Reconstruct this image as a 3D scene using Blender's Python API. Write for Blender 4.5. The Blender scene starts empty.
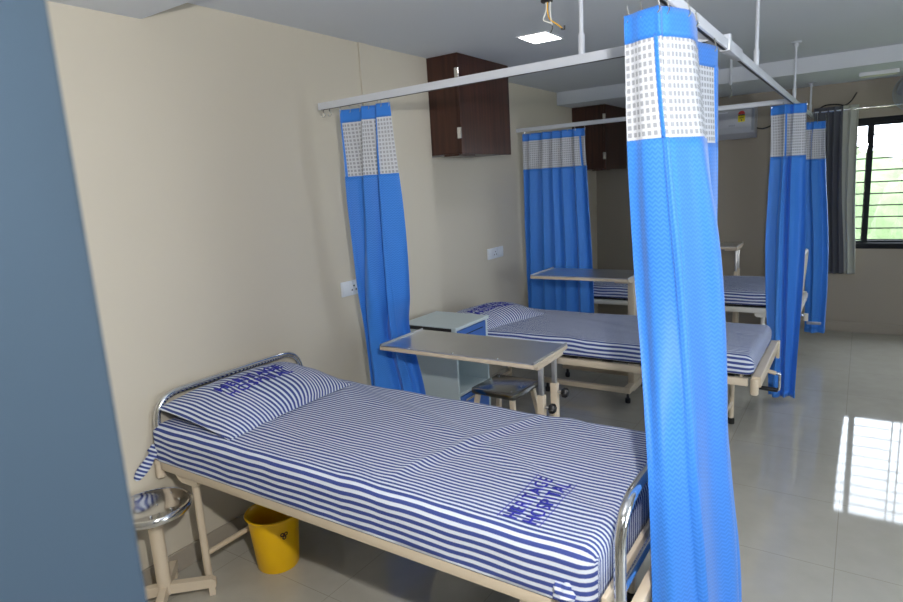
import bpy, bmesh, math, random
from mathutils import Vector, Matrix, noise
random.seed(7)
SC = bpy.context.scene
COL = SC.collection
PI = math.pi

# ------------------------------------------------------------------ materials
def srgb(r, g, b):
    f = lambda c: (c/255/12.92) if c/255 <= .04045 else ((c/255+.055)/1.055)**2.4
    return (f(r), f(g), f(b), 1)

class NT:
    def __init__(s, name):
        s.m = bpy.data.materials.new(name); s.m.use_nodes = True
        s.t = s.m.node_tree; s.b = s.t.nodes['Principled BSDF']
    def n(s, kind, **kw):
        o = s.t.nodes.new(kind)
        for k, v in kw.items():
            setattr(o, k, v)
        return o
    def l(s, a, b): s.t.links.new(a, b)
    def math(s, op, a, b=None, c=None):
        o = s.n('ShaderNodeMath', operation=op)
        for i, v in enumerate((a, b, c)):
            if v is None: continue
            if isinstance(v, (int, float)): o.inputs[i].default_value = v
            else: s.l(v, o.inputs[i])
        return o.outputs[0]
    def mix(s, f, a, b):
        o = s.n('ShaderNodeMix', data_type='RGBA')
        for i, v in ((0, f), (6, a), (7, b)):
            if isinstance(v, (int, float, tuple)): o.inputs[i].default_value = v
            else: s.l(v, o.inputs[i])
        return o.outputs[2]
    def set(s, **kw):
        for k, v in kw.items(): s.b.inputs[k.replace('_', ' ')].default_value = v
        return s
    def bump(s, h, strength=.2, dist=.002):
        o = s.n('ShaderNodeBump'); o.inputs['Strength'].default_value = strength
        o.inputs['Distance'].default_value = dist
        s.l(h, o.inputs['Height']); s.l(o.outputs[0], s.b.inputs['Normal'])
    def noise(s, scale, detail=3, vec=None):
        o = s.n('ShaderNodeTexNoise'); o.inputs['Scale'].default_value = scale
        o.inputs['Detail'].default_value = detail
        if vec is None:
            g = s.n('ShaderNodeTexCoord'); vec = g.outputs['Object']
        s.l(vec, o.inputs['Vector'])
        return o.outputs['Fac']

def plain(name, c, rough=.5, metal=0, spec=.5, var=.06, nscale=6, bump=0):
    N = NT(name)
    N.set(Roughness=rough, Metallic=metal); N.b.inputs['Specular IOR Level'].default_value = spec
    f = N.noise(nscale)
    c2 = tuple(min(1, x*(1-var)) for x in c[:3])+(1,); c3 = tuple(min(1, x*(1+var)) for x in c[:3])+(1,)
    N.l(N.mix(f, c2, c3), N.b.inputs['Base Color'])
    if bump: N.bump(N.noise(nscale*30), bump)
    return N.m

M = {}
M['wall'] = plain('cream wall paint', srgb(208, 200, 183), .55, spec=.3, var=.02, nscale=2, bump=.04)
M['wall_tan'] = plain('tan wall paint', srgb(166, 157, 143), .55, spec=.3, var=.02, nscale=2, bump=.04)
M['ceil'] = plain('ceiling paint', srgb(222, 226, 232), .8, spec=.15, var=.02, nscale=2)
M['beige'] = plain('beige enamel steel', srgb(216, 200, 176), .38, spec=.5, var=.04)
M['offwhite'] = plain('off white enamel', srgb(222, 218, 206), .38)
M['white'] = plain('white plastic', srgb(226, 228, 232), .35)
M['acwhite'] = plain('aged grey white plastic', srgb(184, 187, 196), .35)  # a slightly greyer white than the plain white plastic
M['chrome'] = plain('polished chrome', (.78, .78, .78, 1), .12, 1, var=.02)
M['steel'] = plain('brushed stainless steel', (.70, .70, .69, 1), .36, 1, var=.12, nscale=3)
M['dark_steel'] = plain('dark polished steel', (.34, .34, .34, 1), .16, 1, var=.1)
M['alu'] = plain('white coated aluminium', srgb(214, 218, 226), .35, 0, spec=.6, var=.02)
M['black'] = plain('black plastic', (.012, .012, .014, 1), .4)
M['frameblack'] = plain('black window frame', (.010, .012, .015, 1), .6, spec=.2)
M['rubber'] = plain('black rubber', (.01, .01, .01, 1), .7)
M['yellow'] = plain('yellow plastic', srgb(250, 196, 0), .35, var=.04)
M['lockwhite'] = plain('pale grey laminate', srgb(200, 214, 217), .4, var=.02)
M['lockblue'] = plain('blue laminate', srgb(62, 108, 186), .4, var=.03)
M['socket'] = plain('white switch plastic', srgb(225, 230, 236), .3)
M['ink'] = plain('navy thread', srgb(40, 44, 172), .7)
M['darkbed'] = plain('dark bed deck steel', (.05, .042, .035, 1), .5)
M['jamb'] = plain('blue grey door paint', srgb(76, 97, 117), .6, var=.03, nscale=2)
M['wire_white'] = plain('white cable', srgb(230, 230, 225), .5)
M['wire_yellow'] = plain('yellow cable', srgb(235, 180, 60), .5)
M['wire_green'] = plain('green cable', srgb(60, 130, 110), .5)
M['wire_black'] = plain('black cable', (.01, .01, .01, 1), .5)
M['sticker_yellow'] = plain('yellow sticker', srgb(232, 214, 40), .5)
M['sticker_red'] = plain('red sticker', srgb(200, 50, 40), .5)
M['logo'] = plain('brown print', srgb(70, 25, 15), .5)
M['grey_plastic'] = plain('grey plastic', srgb(150, 156, 166), .4)
M['leaf'] = plain('green foliage', srgb(104, 122, 84), .8, var=.3, nscale=9)
M['lawn'] = plain('grass', srgb(96, 116, 70), .9, var=.3, nscale=2)

def wood():
    N = NT('dark walnut laminate'); N.set(Roughness=.32)
    g = N.n('ShaderNodeTexCoord'); mp = N.n('ShaderNodeMapping')
    mp.inputs['Scale'].default_value = (34, 34, 1.6); N.l(g.outputs['Object'], mp.inputs['Vector'])
    f = N.noise(1.0, 6, mp.outputs[0])
    f = N.math('MULTIPLY', f, 1.0)
    r = N.n('ShaderNodeValToRGB'); N.l(f, r.inputs[0])
    r.color_ramp.elements[0].position = .3; r.color_ramp.elements[0].color = srgb(46, 20, 14)
    r.color_ramp.elements[1].position = .72; r.color_ramp.elements[1].color = srgb(78, 44, 31)
    N.l(r.outputs[0], N.b.inputs['Base Color']); return N.m
M['wood'] = wood()

def floor_mat():
    N = NT('polished vitrified tile'); N.set(Roughness=.09); N.b.inputs['Specular IOR Level'].default_value = .6
    g = N.n('ShaderNodeTexCoord'); s = N.n('ShaderNodeSeparateXYZ'); N.l(g.outputs['Object'], s.inputs[0])
    def line(o, off):
        a = N.math('FRACT', N.math('DIVIDE', N.math('SUBTRACT', o, off), .6))
        a = N.math('ABSOLUTE', N.math('SUBTRACT', a, .5))
        return N.math('GREATER_THAN', a, .4975)
    k = N.math('MAXIMUM', line(s.outputs[0], 2.56-.0), line(s.outputs[1], 2.81))
    n1 = N.noise(1.6, 5); n2 = N.noise(9, 6)
    base = N.mix(N.math('MULTIPLY', N.math('ADD', n1, n2), .5), srgb(168, 164, 152), srgb(200, 196, 184))
    N.l(N.mix(k, base, srgb(158, 154, 142)), N.b.inputs['Base Color'])
    r = N.math('ADD', N.math('MULTIPLY', n2, .04), .025); N.l(r, N.b.inputs['Roughness'])
    return N.m
M['floor'] = floor_mat()

def stripes():
    N = NT('blue and white striped sheet'); N.set(Roughness=.85); N.b.inputs['Specular IOR Level'].default_value = .2
    u = N.n('ShaderNodeUVMap'); s = N.n('ShaderNodeSeparateXYZ'); N.l(u.outputs[0], s.inputs[0])
    w = N.noise(6, 2, u.outputs[0])
    v = N.math('ADD', s.outputs[1], N.math('MULTIPLY', w, .004))
    a = N.math('ABSOLUTE', N.math('SUBTRACT', N.math('FRACT', N.math('DIVIDE', v, .0190)), .5))
    f = N.math('DIVIDE', N.math('SUBTRACT', a, .25), .06)
    f = N.n('ShaderNodeClamp'); src = N.math('DIVIDE', N.math('SUBTRACT', a, .212), .05); N.l(src, f.inputs[0])
    N.l(N.mix(f.outputs[0], srgb(220, 227, 238), srgb(68, 82, 148)), N.b.inputs['Base Color'])
    N.bump(N.noise(9, 4, u.outputs[0]), .5, .006)
    return N.m
M['stripe'] = stripes()

def zigzag(N, u, v, per=.017):
    tri = N.math('ABSOLUTE', N.math('SUBTRACT', N.math('FRACT', N.math('DIVIDE', u, per)), .5))
    a = N.math('FRACT', N.math('ADD', N.math('DIVIDE', v, per*.75), N.math('MULTIPLY', tri, 1.4)))
    return N.math('LESS_THAN', a, .45)

def curtain_blue(name, c1, c2, rough=.52):
    N = NT(name); N.set(Roughness=rough); N.b.inputs['Specular IOR Level'].default_value = .35
    N.b.inputs['Sheen Weight'].default_value = .15
    u = N.n('ShaderNodeUVMap'); s = N.n('ShaderNodeSeparateXYZ'); N.l(u.outputs[0], s.inputs[0])
    z = zigzag(N, s.outputs[0], s.outputs[1])
    N.l(N.mix(z, c1, c2), N.b.inputs['Base Color'])
    N.bump(N.noise(5, 3, u.outputs[0]), .35, .01)
    return N.m
M['blue'] = curtain_blue('blue curtain cloth', srgb(52, 126, 220), srgb(68, 142, 234))
M['seam'] = curtain_blue('blue curtain hem', srgb(50, 126, 222), srgb(62, 138, 232))

def net():
    N = NT('white net curtain'); N.set(Roughness=.8)
    u = N.n('ShaderNodeUVMap'); s = N.n('ShaderNodeSeparateXYZ'); N.l(u.outputs[0], s.inputs[0])
    def cell(o):
        a = N.math('ABSOLUTE', N.math('SUBTRACT', N.math('FRACT', N.math('DIVIDE', o, .0195)), .5))
        return N.math('LESS_THAN', a, .31)
    hole = N.math('MULTIPLY', cell(s.outputs[0]), cell(s.outputs[1]))
    N.b.inputs['Base Color'].default_value = srgb(236, 238, 242)
    al = N.math('SUBTRACT', 1.0, N.math('MULTIPLY', hole, .24))
    N.l(N.mix(hole, srgb(206, 209, 216), srgb(172, 176, 184)), N.b.inputs['Base Color'])
    N.l(al, N.b.inputs['Alpha'])
    return N.m
M['net'] = net()

def grey_drape():
    N = NT('dark grey drape'); N.set(Roughness=.6)
    u = N.n('ShaderNodeUVMap'); s = N.n('ShaderNodeSeparateXYZ'); N.l(u.outputs[0], s.inputs[0])
    f = N.math('GREATER_THAN', s.outputs[0], .52)
    N.l(N.mix(f, srgb(92, 95, 103), srgb(190, 192, 180)), N.b.inputs['Base Color'])
    return N.m
M['drape'] = grey_drape()

def emis(name, c, st):
    N = NT(name); N.b.inputs['Base Color'].default_value = c
    N.b.inputs['Emission Color'].default_value = c; N.b.inputs['Emission Strength'].default_value = st
    return N.m
M['panel_light'] = emis('lit diffuser', (1, .98, .95, 1), 14)
M['jamb_fill'] = emis('added jamb light diffuser', (1, .98, .95, 1), 70)  # glow of the added panel that brightens the jamb
M['tube_off'] = plain('unlit tube diffuser', srgb(244, 246, 224), .4)

def glass():
    N = NT('window glass'); N.set(Roughness=.0)
    t = N.n('ShaderNodeBsdfTransparent'); gl = N.n('ShaderNodeBsdfGlossy'); gl.inputs['Roughness'].default_value = .02
    mx = N.n('ShaderNodeMixShader'); mx.inputs[0].default_value = .06
    N.l(t.outputs[0], mx.inputs[1]); N.l(gl.outputs[0], mx.inputs[2])
    N.l(mx.outputs[0], N.t.nodes['Material Output'].inputs['Surface']); return N.m
M['glass'] = glass()

# ------------------------------------------------------------------ mesh helpers
def link(name, bm, mats, parent=None, smooth=True, ang=40):
    me = bpy.data.meshes.new(name); bmesh.ops.recalc_face_normals(bm, faces=bm.faces)
    if smooth:
        for f in bm.faces: f.smooth = True
        for e in bm.edges:
            if len(e.link_faces) == 2 and e.calc_face_angle(0) > math.radians(ang): e.smooth = False
    bm.to_mesh(me); bm.free()
    o = bpy.data.objects.new(name, me)
    if not isinstance(mats, (list, tuple)): mats = [mats]
    for m in mats: me.materials.append(m)
    COL.objects.link(o)
    if parent is not None: o.parent = parent
    return o

def tag(o, label, cat, group=None):
    o['label'] = label; o['category'] = cat
    if group: o['group'] = group
    return o
def empty(name, label, cat, loc=(0, 0, 0), rz=0, group=None):
    o = bpy.data.objects.new(name, None); COL.objects.link(o); o.empty_display_size = .1
    o.location = loc; o.rotation_euler = (0, 0, rz); return tag(o, label, cat, group)
def struct(o): o['kind'] = 'structure'; return o

def box(bm, lo, hi, bev=0, seg=2, mat=0, rot=None):
    lo = Vector(lo); hi = Vector(hi); c = (lo+hi)/2; d = hi-lo
    r = bmesh.ops.create_cube(bm, size=1)
    vs = r['verts']
    for v in vs: v.co = Vector((v.co.x*d.x, v.co.y*d.y, v.co.z*d.z))
    fs = {f for v in vs for f in v.link_faces}
    for f in fs: f.material_index = mat
    if bev:
        es = list({e for v in vs for e in v.link_edges})
        rr = bmesh.ops.bevel(bm, geom=es, offset=bev, segments=seg, affect='EDGES', profile=.5, clamp_overlap=True)
        vs = list({v for f in rr['faces'] for v in f.verts} | {v for v in vs if v.is_valid})
        for v in vs:
            for f in v.link_faces: f.material_index = mat
    for v in vs:
        if rot: v.co = rot @ v.co
        v.co += c
    return vs

def B(*a, **k):
    bm = bmesh.new(); box(bm, *a, **k); return bm

def smooth_path(pts, k=6):
    P = [Vector(p) for p in pts]; out = []
    n = len(P)
    for i in range(n-1):
        p0 = P[max(i-1, 0)]; p1 = P[i]; p2 = P[i+1]; p3 = P[min(i+2, n-1)]
        for j in range(k):
            t = j/k
            out.append(.5*((2*p1)+(p2-p0)*t+(2*p0-5*p1+4*p2-p3)*t*t+(3*p1-p0-3*p2+p3)*t**3))
    out.append(P[-1]); return out

def arc_corner(pts, r, k=5):
    """polyline with its inner corners rounded"""
    P = [Vector(p) for p in pts]; out = [P[0]]
    for i in range(1, len(P)-1):
        a = (P[i-1]-P[i]); b = (P[i+1]-P[i]); rr = min(r, a.length*.49, b.length*.49)
        A = P[i]+a.normalized()*rr; Bp = P[i]+b.normalized()*rr
        for j in range(k+1):
            t = j/k; out.append((1-t)**2*A+2*t*(1-t)*P[i]+t*t*Bp)
    out.append(P[-1]); return out

def tube(bm, pts, r, n=12, caps=True, mat=0, closed=False):
    P = [Vector(p) for p in pts]; rings = []
    up = Vector((0, 0, 1)); prev = None
    N = len(P)
    for i, p in enumerate(P):
        if closed: t = P[(i+1) % N]-P[(i-1) % N]
        else: t = (P[min(i+1, N-1)]-P[max(i-1, 0)])
        t.normalize()
        if prev is None:
            a = t.cross(up)
            if a.length < .05: a = t.cross(Vector((1, 0, 0)))
            a.normalize()
        else:
            a = prev-t*prev.dot(t)
            a.normalize()
        prev = a; b = t.cross(a)
        rad = r[i] if isinstance(r, (list, tuple)) else r
        rings.append([bm.verts.new(p+(a*math.cos(q)+b*math.sin(q))*rad) for q in [2*PI*k/n for k in range(n)]])
    rng = range(N) if closed else range(N-1)
    for i in rng:
        A = rings[i]; C = rings[(i+1) % N]
        for k in range(n):
            f = bm.faces.new((A[k], A[(k+1) % n], C[(k+1) % n], C[k])); f.material_index = mat
    if caps and not closed:
        for R in (rings[0], rings[-1]):
            try: bm.faces.new(R).material_index = mat
            except ValueError: pass
def T(*a, **k):
    bm = bmesh.new(); tube(bm, *a, **k); return bm

def lathe(bm, prof, c=(0, 0, 0), n=32, mat=0):
    rings = []
    for r, z in prof:
        if r < 1e-6: rings.append([bm.verts.new((c[0], c[1], c[2]+z))])
        else: rings.append([bm.verts.new((c[0]+r*math.cos(2*PI*k/n), c[1]+r*math.sin(2*PI*k/n), c[2]+z)) for k in range(n)])
    for A, C in zip(rings, rings[1:]):
        for k in range(n):
            if len(A) == 1 and len(C) == 1: continue
            if len(A) == 1: f = bm.faces.new((A[0], C[k], C[(k+1) % n]))
            elif len(C) == 1: f = bm.faces.new((A[k], A[(k+1) % n], C[0]))
            else: f = bm.faces.new((A[k], A[(k+1) % n], C[(k+1) % n], C[k]))
            f.material_index = mat
def L(prof, c=(0, 0, 0), n=32):
    bm = bmesh.new(); lathe(bm, prof, c, n); return bm

def prism(bm, poly, axis, a, b, mat=0):
    """extrude a polygon given in the two other axes along axis"""
    def P(u, v, w):
        return {0: (w, u, v), 1: (u, w, v), 2: (u, v, w)}[axis]
    A = [bm.verts.new(P(u, v, a)) for u, v in poly]; C = [bm.verts.new(P(u, v, b)) for u, v in poly]
    n = len(poly)
    fs = [bm.faces.new(A), bm.faces.new(C[::-1])]+[bm.faces.new((A[i], C[i], C[(i+1) % n], A[(i+1) % n])) for i in range(n)]
    for f in fs: f.material_index = mat

def copy_tree(o, parent=None, keep=None):
    c = o.copy(); COL.objects.link(c); c.parent = parent
    for ch in list(o.children):
        if keep and not keep(ch): continue
        copy_tree(ch, c)
    return c

# ------------------------------------------------------------------ room shell
FARY = 7.25; REC = -.12; STEP = 3.667; CZ = 2.57; CL = 2.445; SOF = 2.46; RX = 5.4; NY = .25
struct(link('floor', B((-.4, -2.5, -.1), (RX+.1, FARY+.2, 0)), M['floor'], smooth=False))
struct(link('ceiling', B((-.4, 1.6, CZ), (RX+.1, 6.14, CZ+.15)), M['ceil'], smooth=False))
struct(link('trim_1', B((-.4, NY-.2, SOF), (RX+.1, 1.6, CZ+.15)), M['ceil'], smooth=False))     # lower soffit near the door
struct(link('trim_2', B((-.4, 6.14, CL), (RX+.1, FARY+.2, CZ+.15)), M['ceil'], smooth=False))   # dropped ceiling by the window
bm = bmesh.new(); box(bm, (-.4, NY-.2, 0), (0, STEP, CZ)); box(bm, (-.4, STEP, 0), (REC, FARY+.2, CZ))
struct(link('wall_left', bm, M['wall'], smooth=False))
struct(link('trim_3', B((0, 2.96, .1), (.012, 3.04, CZ), bev=.004), M['wall'], smooth=False))   # flat casing running up the wall
bm = bmesh.new(); box(bm, (0, NY, 0), (.014, STEP, .1), bev=.004)
struct(link('baseboard_left', bm, M['wall_tan'], smooth=False))
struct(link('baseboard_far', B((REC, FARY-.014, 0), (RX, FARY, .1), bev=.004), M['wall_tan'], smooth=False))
WX0, WX1, WZ0, WZ1 = 2.16, 4.36, .85, 2.10
bm = bmesh.new()
box(bm, (REC, FARY, 0), (WX0, FARY+.2, CZ)); box(bm, (WX1, FARY, 0), (RX, FARY+.2, CZ))
box(bm, (WX0, FARY, 0), (WX1, FARY+.2, WZ0)); box(bm, (WX0, FARY, WZ1), (WX1, FARY+.2, CZ))
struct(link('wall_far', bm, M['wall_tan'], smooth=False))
RW0, RW1 = .9, 2.9
bm = bmesh.new(); box(bm, (RX, NY-.2, 0), (RX+.1, RW0, CZ)); box(bm, (RX, RW1, 0), (RX+.1, FARY+.2, CZ))
box(bm, (RX, RW0, 0), (RX+.1, RW1, .85)); box(bm, (RX, RW0, 2.1), (RX+.1, RW1, CZ))
struct(link('wall_right', bm, M['wall'], smooth=False))
bm = bmesh.new()
box(bm, (0, NY-.15, 0), (1.94, NY-.01, CZ)); box(bm, (3.2, NY-.15, 0), (RX, NY-.01, CZ)); box(bm, (1.94, NY-.15, 2.2), (3.2, NY-.01, CZ))
struct(link('wall_near', bm, M['wall'], smooth=False))
struct(link('wall_back', B((.3, -2.6, 0), (4.9, -2.5, CZ)), M['wall'], smooth=False))
bm = bmesh.new(); box(bm, (.2, -2.6, 0), (.3, NY-.15, CZ)); box(bm, (4.9, -2.6, 0), (5.0, NY-.15, CZ))
struct(link('wall_corridor', bm, M['wall'], smooth=False))
struct(link('trim_5', B((.2, -2.6, CZ), (5.0, NY-.01, CZ+.15)), M['ceil'], smooth=False))
# painted door frame the photographer stands in
dr = bpy.data.objects.new('door_1', None); COL.objects.link(dr); struct(dr)
bm = bmesh.new(); box(bm, (1.90, NY-.17, 0), (2.045, NY+.005, 2.2), bev=.004); box(bm, (1.90, NY-.185, 0), (1.965, NY-.17, 2.2), bev=.003)
link('jamb', bm, M['jamb'], dr, smooth=False)
bm = B((3.14, NY-.17, 0), (3.24, NY+.005, 2.2), bev=.004); link('jamb', bm, M['jamb'], dr, smooth=False)
link('lintel', B((1.90, NY-.17, 2.2), (3.24, NY+.005, 2.28), bev=.004), M['jamb'], dr, smooth=False)

# window
wn = bpy.data.objects.new('window_1', None); COL.objects.link(wn); struct(wn)
fy0, fy1 = FARY+.02, FARY+.075
bm = bmesh.new(); t = .05
box(bm, (WX0, fy0-.03, WZ0), (WX1, fy1, WZ0+.055), bev=.003); box(bm, (WX0, fy0, WZ1-t), (WX1, fy1, WZ1), bev=.003)
box(bm, (WX0, fy0, WZ0), (WX0+t, fy1, WZ1), bev=.003); box(bm, (WX1-t, fy0, WZ0), (WX1, fy1, WZ1), bev=.003)
link('window_frame', bm, M['frameblack'], wn, smooth=False)
for a, b, yy in ((WX0+.04, 2.63, 0), (2.575, 3.55, .03), (3.5, WX1-.04, 0)):
    bm = bmesh.new(); s = .045; z0 = WZ0+.045; z1 = WZ1-.045; y0 = fy0+yy; y1 = y0+.025
    box(bm, (a, y0, z0), (a+s, y1, z1), bev=.002); box(bm, (b-s, y0, z0), (b, y1, z1), bev=.002)
    box(bm, (a+s, y0, z0), (b-s, y1, z0+.03), bev=.002); box(bm, (a+s, y0, z1-.03), (b-s, y1, z1), bev=.002)
    sh = link('sash', bm, M['frameblack'], wn, smooth=False)
    link('pane', B((a+s, y0+.01, z0+.03), (b-s, y0+.014, z1-.03)), M['glass'], sh, smooth=False)
w2 = bpy.data.objects.new('window_added', None); COL.objects.link(w2); struct(w2)  # unseen window, added to bring bluish daylight onto ceiling and walls
bm = bmesh.new()
box(bm, (RX+.02, RW0, .85), (RX+.07, RW1, .9)); box(bm, (RX+.02, RW0, 2.05), (RX+.07, RW1, 2.1))
for y in (RW0, (RW0+RW1)/2-.025, RW1-.05): box(bm, (RX+.02, y, .85), (RX+.07, y+.05, 2.1))
link('window_frame', bm, M['frameblack'], w2, smooth=False)
link('pane', B((RX+.04, RW0+.05, .9), (RX+.044, RW1-.05, 2.05)), M['glass'], w2, smooth=False)
bm = bmesh.new()
zz = WZ0+.07
while zz < WZ1-.05:
    box(bm, (WX0, FARY+.12, zz), (WX1, FARY+.13, zz+.012)); zz += .113
for x in (2.95, 3.02, 3.85): box(bm, (x, FARY+.13, WZ0), (x+.012, FARY+.14, WZ1))
link('grille', bm, M['frameblack'], wn, smooth=False)

# outside
struct(link('trim_4', B((-30, FARY+.6, -3.3), (40, 60, -3.2)), M['lawn'], smooth=False))
def bush(x, y, z, r, h, label):
    bm = bmesh.new(); bmesh.ops.create_icosphere(bm, subdivisions=6, radius=1)
    for v in bm.verts:
        k = 1+.28*noise.noise(v.co*2.2+Vector((x, y, 0)))+.12*noise.noise(v.co*6+Vector((x, 3, y)))+.05*noise.noise(v.co*19)
        v.co = Vector((v.co.x*r*k, v.co.y*r*k, max(-.98, v.co.z)*h*k))+Vector((x, y, z))
    o = link('bush', bm, M['leaf'])
    return tag(o, label, 'bush', 'bushes outside the window')
bush(4.3, 15.5, -1.0, 2.5, 3.1, 'pale green bush filling the wide pane right of the window mullion')
bush(.9, 20.5, -1.0, 2.2, 3.4, 'pale green bush farther off, seen in the narrow left strip of the window')

# ------------------------------------------------------------------ bed
LTX = {}
def text_mesh(body, size):
    cu = bpy.data.curves.new('txt', 'FONT'); cu.body = body; cu.size = size; cu.align_x = 'CENTER'
    cu.extrude = 0; cu.offset = .0002; cu.space_character = 1.12; cu.space_line = .95; cu.resolution_u = 3
    o = bpy.data.objects.new('txt', cu); COL.objects.link(o)
    bpy.context.view_layer.update()
    me = bpy.data.meshes.new_from_object(o.evaluated_get(bpy.context.evaluated_depsgraph_get()))
    bpy.data.objects.remove(o); bpy.data.curves.remove(cu)
    bm = bmesh.new(); bm.from_mesh(me); bpy.data.meshes.remove(me)
    bmesh.ops.triangulate(bm, faces=bm.faces)
    return bm
def lettering(cx, cy, zf, parent, wy=.26, wx=.108, lines=True):
    """HERITAGE / HOSPITAL embroidered; reads along +y, letter tops toward -x; zf(x,y) gives the cloth height"""
    bm = text_mesh('HERITAGE\nHOSPITAL', .062)
    xs = [v.co.x for v in bm.verts]; ys = [v.co.y for v in bm.verts]
    mx, my = (min(xs)+max(xs))/2, (min(ys)+max(ys))/2; sx = wy/(max(xs)-min(xs)); sy = wx/(max(ys)-min(ys))
    for v in bm.verts:
        v.co = Vector((-(v.co.y-my)*sy, (v.co.x-mx)*sx, 0))
    if lines:
        for s in (-1, 1):
            x = s*(wx/2+.012); n = 16
            for i in range(n):
                a = -wy/2*1.08+wy*1.08*i/n; b = a+wy*1.08/n
                f = bm.faces.new([bm.verts.new(p) for p in ((x-.0007, a, 0), (x+.0007, a, 0), (x+.0007, b, 0), (x-.0007, b, 0))])
    bmesh.ops.subdivide_edges(bm, edges=[e for e in bm.edges if e.calc_length() > .03], cuts=2)
    ex = bmesh.ops.extrude_face_region(bm, geom=list(bm.faces))
    up = [g for g in ex['geom'] if isinstance(g, bmesh.types.BMVert)]
    ups = set(up)
    for v in bm.verts:
        v.co = Vector((v.co.x+cx, v.co.y+cy, zf(v.co.x+cx, v.co.y+cy)+(.0022 if v in ups else .0004)))
    return link('embroidered_lettering', bm, M['ink'], parent, smooth=False)

def mattress_bm(Lx, W, z0, z1, r=.045, seed=0, raise_head=0):
    nx, ny, nz = 110, 46, 8
    bm = bmesh.new(); grid = {}
    def vert(i, j, k):
        key = (i, j, k)
        if key in grid: return grid[key]
        p = Vector((Lx*i/nx, W*(j/ny-.5), z0+(z1-z0)*k/nz))
        c = Vector((min(max(p.x, r), Lx-r), min(max(p.y, -W/2+r), W/2-r), min(max(p.z, z0+r*.5), z1-r)))
        d = p-c
        if d.length > 1e-9:
            m = max(abs(d.x)/r, abs(d.y)/r, (d.z/r if d.z > 0 else -d.z/(r*.5)))
            dd = Vector((d.x/r, d.y/r, d.z/r if d.z > 0 else d.z/(r*.5)))
            dd = dd.normalized()*min(1, m)
            p = c+Vector((dd.x*r, dd.y*r, dd.z*r if dd.z > 0 else dd.z*r*.5))
        grid[key] = bm.verts.new(p); return grid[key]
    def quad(a, b, c, d): bm.faces.new((vert(*a), vert(*b), vert(*c), vert(*d)))
    for i in range(nx):
        for j in range(ny):
            for k in (0, nz): quad((i, j, k), (i+1, j, k), (i+1, j+1, k), (i, j+1, k))
        for k in range(nz):
            for j in (0, ny): quad((i, j, k), (i+1, j, k), (i+1, j, k+1), (i, j, k+1))
    for j in range(ny):
        for k in range(nz):
            for i in (0, nx): quad((i, j, k), (i, j+1, k), (i, j+1, k+1), (i, j, k+1))
    uv = bm.loops.layers.uv.new('UVMap'); a = W/2-r
    vals = {}
    for v in bm.verts:
        y, z = v.co.y, v.co.z; s = 1 if y > 0 else -1; ay = abs(y)
        if ay <= a: t = ay
        elif z > z1-r: t = a+.72*r*math.atan2(ay-a, max(z-(z1-r), 1e-6))
        else: t = a+.72*(r*PI/2+(z1-r-z))
        vals[v] = (v.co.x, s*t)
    for f in bm.faces:
        # one side's values must not mix with the other's on the middle line (t is continuous there)
        for l in f.loops: l[uv].uv = vals[l.vert]
    for v in bm.verts:
        p = v.co
        if p.z > z0+.03:
            q = p*3.1+Vector((seed*7.3, seed, 0))
            d = .007*noise.noise(q)+.003*noise.noise(p*9+Vector((seed, 0, 0)))
            # long soft creases running out diagonally over the sheet
            cr = math.sin((p.x*1.0+p.y*2.6)*5+seed+2*noise.noise(p*1.7))
            d += .006*max(0, cr-.72)*3
            hh = max(0, 1-p.x/.55)
            if seed == 1:      # one long fold across the sheet
                a0, b0 = Vector((1.29, -.34)), Vector((1.45, .30)); q2 = Vector((p.x, p.y))-a0; dr_ = (b0-a0).normalized()
                al = q2.dot(dr_); pe = q2.x*dr_.y-q2.y*dr_.x+.02*math.sin(al*6)
                d += (.0065*math.exp(-(pe/.022)**2)-.0045*math.exp(-((pe-.055)/.035)**2))*max(0, min(1, (al+.02)*8))*max(0, min(1, (.85-al)*6))
            p.z += d+raise_head*hh*hh*(p.y/W+.5)
            if abs(p.y) > a: p.y += .004*noise.noise(p*7+Vector((0, seed, 0)))*(1 if p.y > 0 else -1)
    return bm

def knot(parent, p, side, seed=0, tail=(-.02, -.03, -.11)):
    """gathered, knotted sheet corner with a hanging tail"""
    bm = bmesh.new(); bmesh.ops.create_uvsphere(bm, u_segments=20, v_segments=12, radius=1)
    uv = bm.loops.layers.uv.new('UVMap')
    for v in bm.verts:
        q = v.co.copy(); a = math.atan2(q.z, q.x)
        k = 1+.16*math.sin(5*a+seed)+.1*noise.noise(q*2+Vector((seed, 0, 0)))
        v.co = Vector((q.x*.030*k, q.y*.022*k, q.z*.030*k))+Vector(p)
    P = smooth_path([Vector(p), Vector(p)+Vector(tail)*.4+Vector((.004, 0, 0)), Vector(p)+Vector(tail)*.8, Vector(p)+Vector(tail)], 5)
    n = len(P); rr = [.010+.013*math.sin(PI*min(1, i/(n-1)*1.05))*(1) if i < n-1 else .003 for i in range(n)]
    tube(bm, P, rr, 10)
    for f in bm.faces:
        for l in f.loops:
            d = l.vert.co-Vector(p); l[uv].uv = (d.x, d.z*.9+d.y*.6)
    return link('sheet_knot', bm, M['stripe'], parent)

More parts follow.
